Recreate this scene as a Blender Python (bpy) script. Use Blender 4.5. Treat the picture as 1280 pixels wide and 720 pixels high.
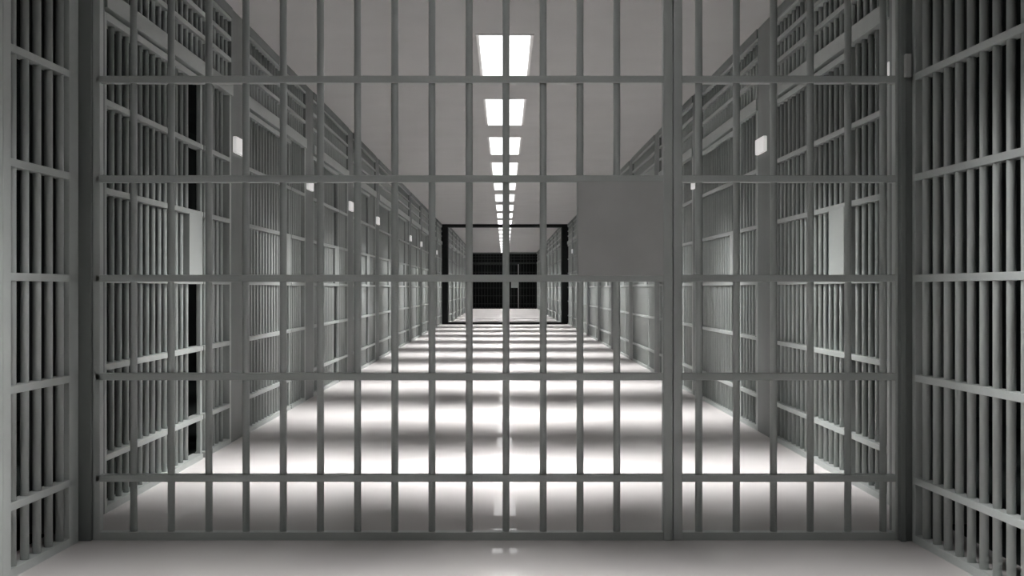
import bpy, bmesh, math
from mathutils import Vector

# ------------------------------------------------------------------ reset
for o in list(bpy.data.objects):
    bpy.data.objects.remove(o)
scene = bpy.context.scene
C = scene.collection
PI = math.pi

# ------------------------------------------------------------------ numbers of the place (metres)
EYE = 1.2
CEIL = 3.39
BAY = 3.48                 # pitch of cells and of ceiling lamps
PIL0 = 9.35                # near edge of the pillar after the first cell
PILW = 0.52
PSHIFT = 0.24                # the right-hand pillars stand a little further on
GATE_Y = 5.75
HALF = 2.13                # half width of the corridor
HALF2 = 1.93               # half width beyond the black doorway
END_Y = 72.0
LAMP0 = 11.39              # centre of the first lamp in the picture
LAMP_L, LAMP_W = 2.1, 0.44
LAMP_POWER = 64.0
CELL_POWER = 40.0
LAMP_SPREAD = 36
GLOW = 2.5

# ------------------------------------------------------------------ camera
cd = bpy.data.cameras.new('camera')
cd.sensor_width = 36.0
cd.lens = 1500.0 / 1280.0 * 36.0
cd.shift_x = 9.0 / 1280.0
cd.shift_y = 1.0 / 1280.0
cd.clip_start = 0.05
cd.clip_end = 200
cam = bpy.data.objects.new('camera', cd)
cam.location = (0, 0, EYE)
cam.rotation_euler = (PI / 2, 0, 0)
C.objects.link(cam)
scene.camera = cam

# ------------------------------------------------------------------ world, exposure
w = bpy.data.worlds.new('world')
w.use_nodes = True
w.node_tree.nodes['Background'].inputs[0].default_value = (0.5, 0.52, 0.52, 1)
w.node_tree.nodes['Background'].inputs[1].default_value = 0.004
scene.world = w
vs = scene.view_settings
vs.view_transform = 'Standard'
vs.look = 'None'
vs.gamma = 1.0
vs.use_curve_mapping = False
vs.exposure = 0.0

# ------------------------------------------------------------------ materials
def mat(name, col, rough=0.5, spec=0.5, metal=0.0, var=0.08, scale=6.0, bump=0.0, coat=0.0,
        coat_rough=0.03, stretch=(1, 1, 1), rvar=0.0):
    m = bpy.data.materials.new(name)
    m.use_nodes = True
    nt = m.node_tree
    b = nt.nodes['Principled BSDF']
    b.inputs['Roughness'].default_value = rough
    b.inputs['Metallic'].default_value = metal
    b.inputs['Specular IOR Level'].default_value = spec
    b.inputs['Coat Weight'].default_value = coat
    b.inputs['Coat Roughness'].default_value = coat_rough
    tc = nt.nodes.new('ShaderNodeTexCoord')
    mp = nt.nodes.new('ShaderNodeMapping')
    mp.inputs['Scale'].default_value = stretch
    nz = nt.nodes.new('ShaderNodeTexNoise')
    nz.inputs['Scale'].default_value = scale
    nz.inputs['Detail'].default_value = 5
    rp = nt.nodes.new('ShaderNodeValToRGB')
    rp.color_ramp.elements[0].position = 0.3
    rp.color_ramp.elements[1].position = 0.7
    lo = [c * (1 - var) for c in col] + [1]
    hi = [min(1, c * (1 + var)) for c in col] + [1]
    rp.color_ramp.elements[0].color = lo
    rp.color_ramp.elements[1].color = hi
    nt.links.new(tc.outputs['Object'], mp.inputs['Vector'])
    nt.links.new(mp.outputs['Vector'], nz.inputs['Vector'])
    nt.links.new(nz.outputs['Fac'], rp.inputs['Fac'])
    nt.links.new(rp.outputs['Color'], b.inputs['Base Color'])
    if bump:
        bp = nt.nodes.new('ShaderNodeBump')
        bp.inputs['Strength'].default_value = bump
        bp.inputs['Distance'].default_value = 0.004
        nt.links.new(nz.outputs['Fac'], bp.inputs['Height'])
        nt.links.new(bp.outputs['Normal'], b.inputs['Normal'])
    return m

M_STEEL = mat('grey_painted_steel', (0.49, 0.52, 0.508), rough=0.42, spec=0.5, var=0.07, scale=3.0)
M_CELL = mat('shaded_grey_steel', (0.39, 0.417, 0.405), rough=0.42, spec=0.5, var=0.07, scale=3.0)  # gate steel darkened; dimmer light on the cell fronts put into the colour
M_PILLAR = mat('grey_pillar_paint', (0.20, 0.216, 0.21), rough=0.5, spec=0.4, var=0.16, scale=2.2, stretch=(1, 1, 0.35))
M_PLATE = mat('grey_lock_plate', (0.52, 0.525, 0.52), rough=0.5, spec=0.4, var=0.05, scale=5.0)
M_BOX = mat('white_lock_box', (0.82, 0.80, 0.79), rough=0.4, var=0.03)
bb = M_BOX.node_tree.nodes['Principled BSDF']     # faint glow added to keep the white boxes bright
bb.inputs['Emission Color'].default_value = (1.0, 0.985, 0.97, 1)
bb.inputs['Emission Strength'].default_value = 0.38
M_FLOOR = mat('polished_concrete', (0.60, 0.578, 0.572), rough=0.55, spec=0.0, var=0.05, scale=1.2,
              coat=0.32, coat_rough=0.015)
M_CEIL = mat('ceiling_plaster', (0.60, 0.592, 0.588), rough=0.85, spec=0.1, var=0.03, scale=1.5)
M_DARK = mat('cell_darkness', (0.022, 0.026, 0.025), rough=0.9, spec=0.05, var=0.2, scale=1.5)  # near-black: the darkness of the unlit cells is put into the colour
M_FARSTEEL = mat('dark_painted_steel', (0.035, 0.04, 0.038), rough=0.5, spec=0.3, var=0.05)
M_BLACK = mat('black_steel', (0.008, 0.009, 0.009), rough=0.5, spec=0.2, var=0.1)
M_LFRAME = mat('white_lamp_frame', (0.75, 0.74, 0.73), rough=0.5, var=0.02)

M_GLOW = bpy.data.materials.new('lamp_diffuser')
M_GLOW.use_nodes = True
nt = M_GLOW.node_tree
nt.nodes.remove(nt.nodes['Principled BSDF'])
em = nt.nodes.new('ShaderNodeEmission')
em.inputs[0].default_value = (1.0, 0.985, 0.975, 1)
em.inputs[1].default_value = GLOW
nt.links.new(em.outputs[0], nt.nodes['Material Output'].inputs[0])

# ------------------------------------------------------------------ helpers
def add_box(bm, x0, x1, y0, y1, z0, z1, bev=0.0):
    r = bmesh.ops.create_cube(bm, size=1.0)
    vsx = r['verts']
    bmesh.ops.scale(bm, vec=(x1 - x0, y1 - y0, z1 - z0), verts=vsx)
    bmesh.ops.translate(bm, vec=((x0 + x1) / 2, (y0 + y1) / 2, (z0 + z1) / 2), verts=vsx)
    if bev:
        es = list({e for v in vsx for e in v.link_edges})
        bmesh.ops.bevel(bm, geom=es, offset=bev, segments=2, affect='EDGES', profile=0.5)

def add_bar(bm, x, y, z0, z1, r=0.017, seg=14):
    q = bmesh.ops.create_cone(bm, cap_ends=True, segments=seg, radius1=r, radius2=r, depth=z1 - z0)
    bmesh.ops.translate(bm, vec=(x, y, (z0 + z1) / 2), verts=q['verts'])
    for v in q['verts']:
        for f in v.link_faces:
            if len(f.verts) == 4:
                f.smooth = True

def link(name, data, parent=None, loc=(0, 0, 0)):
    o = bpy.data.objects.new(name, data)
    C.objects.link(o)
    o.location = loc
    if parent is not None:
        o.parent = parent
    return o

def finish(bm, name, m):
    me = bpy.data.meshes.new(name)
    bm.to_mesh(me)
    bm.free()
    me.materials.append(m)
    return me

def obj(name, bm, m, parent=None, loc=(0, 0, 0)):
    return link(name, finish(bm, name, m), parent, loc)

def box_obj(name, dims, m, parent=None, bev=0.0):
    bm = bmesh.new()
    add_box(bm, *dims, bev)
    return obj(name, bm, m, parent)

def struct(name, dims, m):
    o = box_obj(name, dims, m)
    o['kind'] = 'structure'
    return o

def tag(o, label, cat, group=None):
    o['label'] = label
    o['category'] = cat
    if group:
        o['group'] = group
    return o

def thing(name, label, cat, loc=(0, 0, 0), rotz=0.0, group=None):
    o = link(name, None, None, loc)
    o.empty_display_size = 0.2
    o.rotation_euler = (0, 0, rotz)
    return tag(o, label, cat, group)

def copy_tree(o, parent=None):
    c = o.copy()
    C.objects.link(c)
    if parent is not None:
        c.parent = parent
    for ch in [k for k in bpy.data.objects if k.parent == o]:
        copy_tree(ch, c)
    return c

ORD = ['first', 'second', 'third', 'fourth', 'fifth', 'sixth', 'seventh', 'eighth', 'ninth', 'tenth', 'eleventh', 'twelfth']

# ------------------------------------------------------------------ the setting
XO = 4.4                    # outer wall of the dark cells
YB, YE = -2.0, 75.5
FX = HALF + 0.10
struct('floor', (-FX, FX, YB, YE, -0.15, 0.0), M_FLOOR)
struct('ceiling', (-FX, FX, YB, YE, CEIL, CEIL + 0.15), M_CEIL)
# the unlit cells to either side get near-black floors and ceilings in place of shade
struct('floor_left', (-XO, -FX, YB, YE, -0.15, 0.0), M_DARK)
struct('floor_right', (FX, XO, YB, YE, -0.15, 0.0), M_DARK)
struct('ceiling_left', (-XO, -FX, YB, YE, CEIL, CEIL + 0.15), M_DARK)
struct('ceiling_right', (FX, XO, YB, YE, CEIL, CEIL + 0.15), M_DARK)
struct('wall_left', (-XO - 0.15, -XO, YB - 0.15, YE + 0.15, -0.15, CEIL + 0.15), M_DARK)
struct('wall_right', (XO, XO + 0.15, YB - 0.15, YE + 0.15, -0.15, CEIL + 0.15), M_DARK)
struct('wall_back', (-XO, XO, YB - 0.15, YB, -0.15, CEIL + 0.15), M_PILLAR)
struct('wall_front', (-XO, XO, YE, YE + 0.15, -0.15, CEIL + 0.15), M_BLACK)  # black colour stands in for the darkness past the far gate

# black doorway frame half way down the corridor
PY = PIL0 + BAY * 9
bm = bmesh.new()
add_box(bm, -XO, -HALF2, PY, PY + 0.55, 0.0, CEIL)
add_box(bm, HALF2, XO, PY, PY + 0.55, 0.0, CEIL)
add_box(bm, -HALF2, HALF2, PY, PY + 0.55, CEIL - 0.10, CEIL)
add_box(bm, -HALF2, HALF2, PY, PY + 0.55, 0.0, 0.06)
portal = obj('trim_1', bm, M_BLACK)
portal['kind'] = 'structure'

# ------------------------------------------------------------------ barred fronts
RAILS = [0.295, 0.78, 1.25, 1.725, 2.20]
RH = 0.017
HEAD0, HEAD1 = 2.70, 2.80
TRAILS = [2.98, 3.145]
R = 0.017
_bar_cache = {}
def bar_mesh(z0, z1, r, m):
    k = (round(z0, 3), round(z1, 3), r, m.name)
    if k not in _bar_cache:
        bm = bmesh.new()
        add_bar(bm, 0, 0, z0, z1, r)
        _bar_cache[k] = finish(bm, 'bar', m)
    return _bar_cache[k]

def make_front(root, W, door, post, fixed_end, dbars, fbars, plate, detail=True, tbars=None, r=R, mplate=None, M_STEEL=M_STEEL, D=0.026, SD=None):
    """door = (x0, x1) of the door leaf, post = x1 of the fixed post beside it; the front faces -y"""
    mplate = mplate or M_PLATE
    # D = half depth of a rail, SD = half depth of the uprights at the latch
    SD = SD or D
    tbars = tbars or dbars + fbars
    d0, d1 = door
    SW = 0.045 if SD == D else 0.03
    # door leaf
    bm = bmesh.new()
    add_box(bm, d0, d0 + 0.034, -D, D, 0.0, HEAD0 - 0.02, 0.003)
    add_box(bm, d1 - SW, d1, -SD - 0.006, SD, 0.0, HEAD0 - 0.02, 0.004)
    add_box(bm, d0 + 0.034, d1 - SW, -D, D, 0.0, 0.038)
    add_box(bm, d0 + 0.034, d1 - SW, -D, D, HEAD0 - 0.06, HEAD0 - 0.02)
    if not detail:
        for x in dbars:
            add_bar(bm, x, 0, 0.02, HEAD0 - 0.03, r, 6)
        for z in RAILS:
            add_box(bm, d0, d1 - 0.02, -D, D, z - RH, z + RH)
    dr = obj('door', bm, M_STEEL, root)
    if detail:
        for x in dbars:
            link('bar', bar_mesh(0.02, HEAD0 - 0.03, r, M_STEEL), dr, (x, 0, 0))
        for z in RAILS:
            box_obj('rail', (d0 + 0.01, d1 - 0.02, -D, D, z - RH, z + RH), M_STEEL, dr, 0.003)
    lp = box_obj('lock_plate', (plate[0], plate[1], -D - 0.003, D - 0.006, RAILS[2] + 0.012, RAILS[3] - 0.012),
                 mplate, dr, 0.003)
    # fixed panel
    bm = bmesh.new()
    add_box(bm, d1 + 0.004, post, -SD - 0.004, SD + 0.004, 0.0, HEAD0, 0.004)
    add_box(bm, fixed_end, W, -D, D, 0.0, HEAD0, 0.003)
    add_box(bm, post, fixed_end, -D, D, 0.0, 0.038)
    if not detail:
        for x in fbars:
            add_bar(bm, x, 0, 0.02, HEAD0 + 0.03, r, 6)
        for z in RAILS:
            add_box(bm, post - 0.02, W - 0.01, -D, D, z - RH, z + RH)
    fp = obj('fixed_panel', bm, M_STEEL, root)
    if detail:
        for x in fbars:
            link('bar', bar_mesh(0.02, HEAD0 + 0.03, r, M_STEEL), fp, (x, 0, 0))
        for z in RAILS:
            box_obj('rail', (post - 0.02, W - 0.01, -D, D, z - RH, z + RH), M_STEEL, fp, 0.003)
    # transom grille over both
    bm = bmesh.new()
    add_box(bm, 0, W, -D - 0.016, D + 0.014, HEAD0, HEAD1, 0.004)
    add_box(bm, 0, W, -D, D, CEIL - 0.105, CEIL - 0.078)
    if not detail:
        for x in tbars:
            add_bar(bm, x, 0, HEAD1 - 0.02, CEIL - 0.06, r, 6)
        for z in TRAILS:
            add_box(bm, 0, W, -D, D, z - RH, z + RH)
    tr = obj('transom', bm, M_STEEL, root)
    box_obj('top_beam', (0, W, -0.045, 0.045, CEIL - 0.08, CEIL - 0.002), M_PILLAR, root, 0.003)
    if detail:
        for x in tbars:
            link('bar', bar_mesh(HEAD1 - 0.02, CEIL - 0.06, r, M_STEEL), tr, (x, 0, 0))
        for z in TRAILS:
            box_obj('rail', (0, W, -D, D, z - RH, z + RH), M_STEEL, tr, 0.003)
    return root

# ------------------------------------------------------------------ the gate across the corridor
def px(x):
    return (x - 118) / 261.0
GX = (118 - 631) / 261.0
gate_w = px(1121)
gate = thing('barred_gate', 'large grey barred gate across the corridor, nearest the viewer, with blank lock plate',
             'gate', (GX, GATE_Y, 0), 0.0)
make_front(gate, gate_w, (0.0, px(840)), px(852), px(1117),
           [px(v) for v in (167, 214, 261, 307.5, 354, 400.5, 447, 493.5, 540, 586.5, 632.5, 679, 725, 771)],
           [px(v) for v in (873.5, 920.5, 967, 1013, 1060, 1104)],
           (px(722), px(830)))
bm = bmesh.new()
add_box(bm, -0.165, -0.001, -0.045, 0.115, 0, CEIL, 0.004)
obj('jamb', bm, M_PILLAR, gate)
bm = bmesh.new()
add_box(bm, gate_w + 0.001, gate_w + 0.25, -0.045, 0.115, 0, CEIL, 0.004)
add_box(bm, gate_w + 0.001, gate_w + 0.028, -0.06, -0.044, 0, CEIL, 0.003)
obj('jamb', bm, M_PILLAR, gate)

# far gate closing the corridor
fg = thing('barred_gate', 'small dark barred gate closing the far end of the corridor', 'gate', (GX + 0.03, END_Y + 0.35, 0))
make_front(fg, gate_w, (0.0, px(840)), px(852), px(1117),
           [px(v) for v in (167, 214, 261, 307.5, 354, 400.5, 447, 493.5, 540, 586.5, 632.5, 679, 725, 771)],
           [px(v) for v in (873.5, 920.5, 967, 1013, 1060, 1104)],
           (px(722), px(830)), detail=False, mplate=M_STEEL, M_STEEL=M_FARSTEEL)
st = box_obj('stile', (px(829), px(841), -0.045, -0.033, 0.0, HEAD0 - 0.02), M_STEEL, fg)
st['label'] = 'lighter grey upright'


# ------------------------------------------------------------------ cell fronts along the corridor
CW = BAY - PILW
CD = 2.11
SP = 0.1285
cdb = [0.085 + SP * i for i in range(14)]
cfb = [CD + 0.13 + SP * i for i in range(5)]
cplate = (CD - 0.40, CD - 0.05)
def cell(root, detail, dbars):
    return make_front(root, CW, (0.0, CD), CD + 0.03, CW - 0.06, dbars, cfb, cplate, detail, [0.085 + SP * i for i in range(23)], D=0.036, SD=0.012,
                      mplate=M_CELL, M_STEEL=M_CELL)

proto = {}
def place_front(side, k, label, group, detail, half):
    y0 = PIL0 + BAY * k + PILW
    if side == 'left':
        loc, rz = (-half - 0.036, y0, 0), PI / 2
    else:
        loc, rz = (half + 0.036, y0 + CW + PSHIFT, 0), -PI / 2
    key = (detail, side)
    if key not in proto:
        r = thing('cell_front', label, 'cell bars', (0, 0, 0))
        cell(r, detail, cdb if side == 'left' else cdb + [cdb[-1] + SP, cdb[-1] + 2 * SP])
        proto[key] = r
        o = r
    else:
        o = copy_tree(proto[key])
    o.location = loc
    o.rotation_euler = (0, 0, rz)
    tag(o, label, 'cell bars', group)
    return o

for k in range(-1, 9):
    for side in ('left', 'right'):
        n = k + 1
        lab = ('%s barred cell front beyond the near gate, on the %s side of the corridor' % (ORD[n], side))
        place_front(side, k, lab, 'cell fronts along the corridor', k < 4, HALF)
for k in range(9, 18):
    for side in ('left', 'right'):
        lab = ('%s tiny barred cell front past the black doorway, on the %s side' % (ORD[k - 9], side))
        place_front(side, k, lab, 'cell fronts beyond the black doorway', False, HALF2)

# cell fronts on both sides of the viewer
NY = GATE_Y - 0.06
def nb(y):                  # distance from the viewer -> place along the left front
    return y - NY + CW
nl = thing('cell_front', 'large grey barred cell front at the left edge, this side of the gate', 'cell bars',
           (-2.02 - 0.026 - 0.031 * CW, NY - CW, 0), PI / 2 - 0.031, 'cell fronts beside the viewer')
make_front(nl, CW, (0.0, nb(4.88)), nb(4.96), nb(5.58), [nb(4.43) - 0.127 * i for i in range(14)][::-1],
           [nb(y) for y in (5.03, 5.155, 5.28, 5.405, 5.53)], (nb(4.49), nb(4.835)), r=0.0185)
nr = thing('cell_front', 'large grey barred cell front at the right edge, this side of the gate', 'cell bars',
           (1.931 + 0.026, NY, 0), -PI / 2 + 0.043, 'cell fronts beside the viewer')
make_front(nr, CW, (0.0, CD), CD + 0.05, CW - 0.06, [0.11 + 0.121 * i for i in range(13)], cfb, cplate, r=0.0185)

# ------------------------------------------------------------------ pillars with their lock boxes
def pillar(side, k, label, group, half):
    s = -1 if side == 'left' else 1
    y0 = PIL0 + BAY * k + (PSHIFT if side == 'right' else 0.0)
    p = thing('pillar', label, 'pillar', (s * half, y0, 0), 0, group)
    x0, x1 = sorted((0.0, s * 0.24))
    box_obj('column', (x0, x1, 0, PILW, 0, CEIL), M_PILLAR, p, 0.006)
    p['kind'] = 'structure'
    return p

for k in range(-1, 9):
    for side in ('left', 'right'):
        pillar(side, k, '%s grey wall pillar beyond the near gate, %s side' % (ORD[k + 1], side),
               'pillars along the corridor', HALF)
        sg = -1 if side == 'left' else 1
        y0 = PIL0 + BAY * k + (0.05 if side == 'left' else PSHIFT + 0.16)
        lb = thing('lock_box', 'white box on the %s grey wall pillar beyond the near gate, %s side' % (ORD[k + 1], side),
                   'box', (sg * HALF, y0, EYE + (1.07 if side == 'left' else 1.12)), 0, 'white boxes on the pillars')
        x0, x1 = sorted((-sg * 0.03, 0.0))
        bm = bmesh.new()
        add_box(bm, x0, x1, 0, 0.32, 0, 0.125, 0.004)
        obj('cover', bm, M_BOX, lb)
for k in range(10, 18):
    for side in ('left', 'right'):
        pillar(side, k, '%s tiny grey wall pillar past the black doorway, %s side' % (ORD[k - 10], side),
               'pillars beyond the black doorway', HALF2)

lb = thing('lock_box', 'small light box on the right gate jamb, just above the top cross rail', 'box',
           (1.905, GATE_Y - 0.061, EYE + 1.0))
bm = bmesh.new()
add_box(bm, -0.014, 0.014, -0.03, 0.0, 0, 0.11, 0.003)
obj('cover', bm, M_PLATE, lb)

# ------------------------------------------------------------------ ceiling lamps
lamp_frame = bmesh.new()
hl, hw = LAMP_L / 2, LAMP_W / 2
for a in ((-hw - 0.03, -hw, -hl - 0.03, hl + 0.03), (hw, hw + 0.03, -hl - 0.03, hl + 0.03),
          (-hw, hw, -hl - 0.03, -hl), (-hw, hw, hl, hl + 0.03)):
    add_box(lamp_frame, *a, -0.008, 0.0)
lamp_frame = finish(lamp_frame, 'frame', M_LFRAME)
bm = bmesh.new()
add_box(bm, -hw, hw, -hl, hl, -0.020, 0.0)
lamp_diff = finish(bm, 'diffuser', M_GLOW)

def lamp(y, label, power, group='ceiling lamps'):
    t = thing('ceiling_lamp', label, 'lamp', (0.0, y, CEIL - 0.001), 0, group)
    link('frame', lamp_frame, t)
    link('diffuser', lamp_diff, t)
    for i, (dx, tilt, share) in enumerate(((-0.17, -37, 0.13), (-0.10, -19, 0.22), (0.0, 0, 0.30), (0.10, 19, 0.22), (0.17, 37, 0.13))):
        ld = bpy.data.lights.new('lamp_light', 'AREA')
        ld.shape = 'RECTANGLE'
        ld.size, ld.size_y = 0.08, LAMP_L * 0.7
        ld.energy = power * share
        ld.color = (1.0, 0.985, 0.975)
        ld.spread = math.radians(LAMP_SPREAD)
        lo = link('lamp_light', ld, t, (dx, 0, -0.07))
        lo.rotation_euler = (0, math.radians(-tilt), 0)
    return t

lamp(LAMP0 - 2 * BAY - 0.3, 'ceiling lamp over the viewer, this side of the barred gate', CELL_POWER)
lamp(LAMP0 - BAY, 'ceiling lamp just beyond the barred gate, before all the others', LAMP_POWER)
for k in range(0, 9):
    lamp(LAMP0 + BAY * k, '%s bright rectangular ceiling lamp seen beyond the gate' % ORD[k], LAMP_POWER)
for k in range(9, 18):
    lamp(LAMP0 + BAY * k, '%s tiny bright ceiling lamp past the black doorway' % ORD[k - 9], LAMP_POWER)
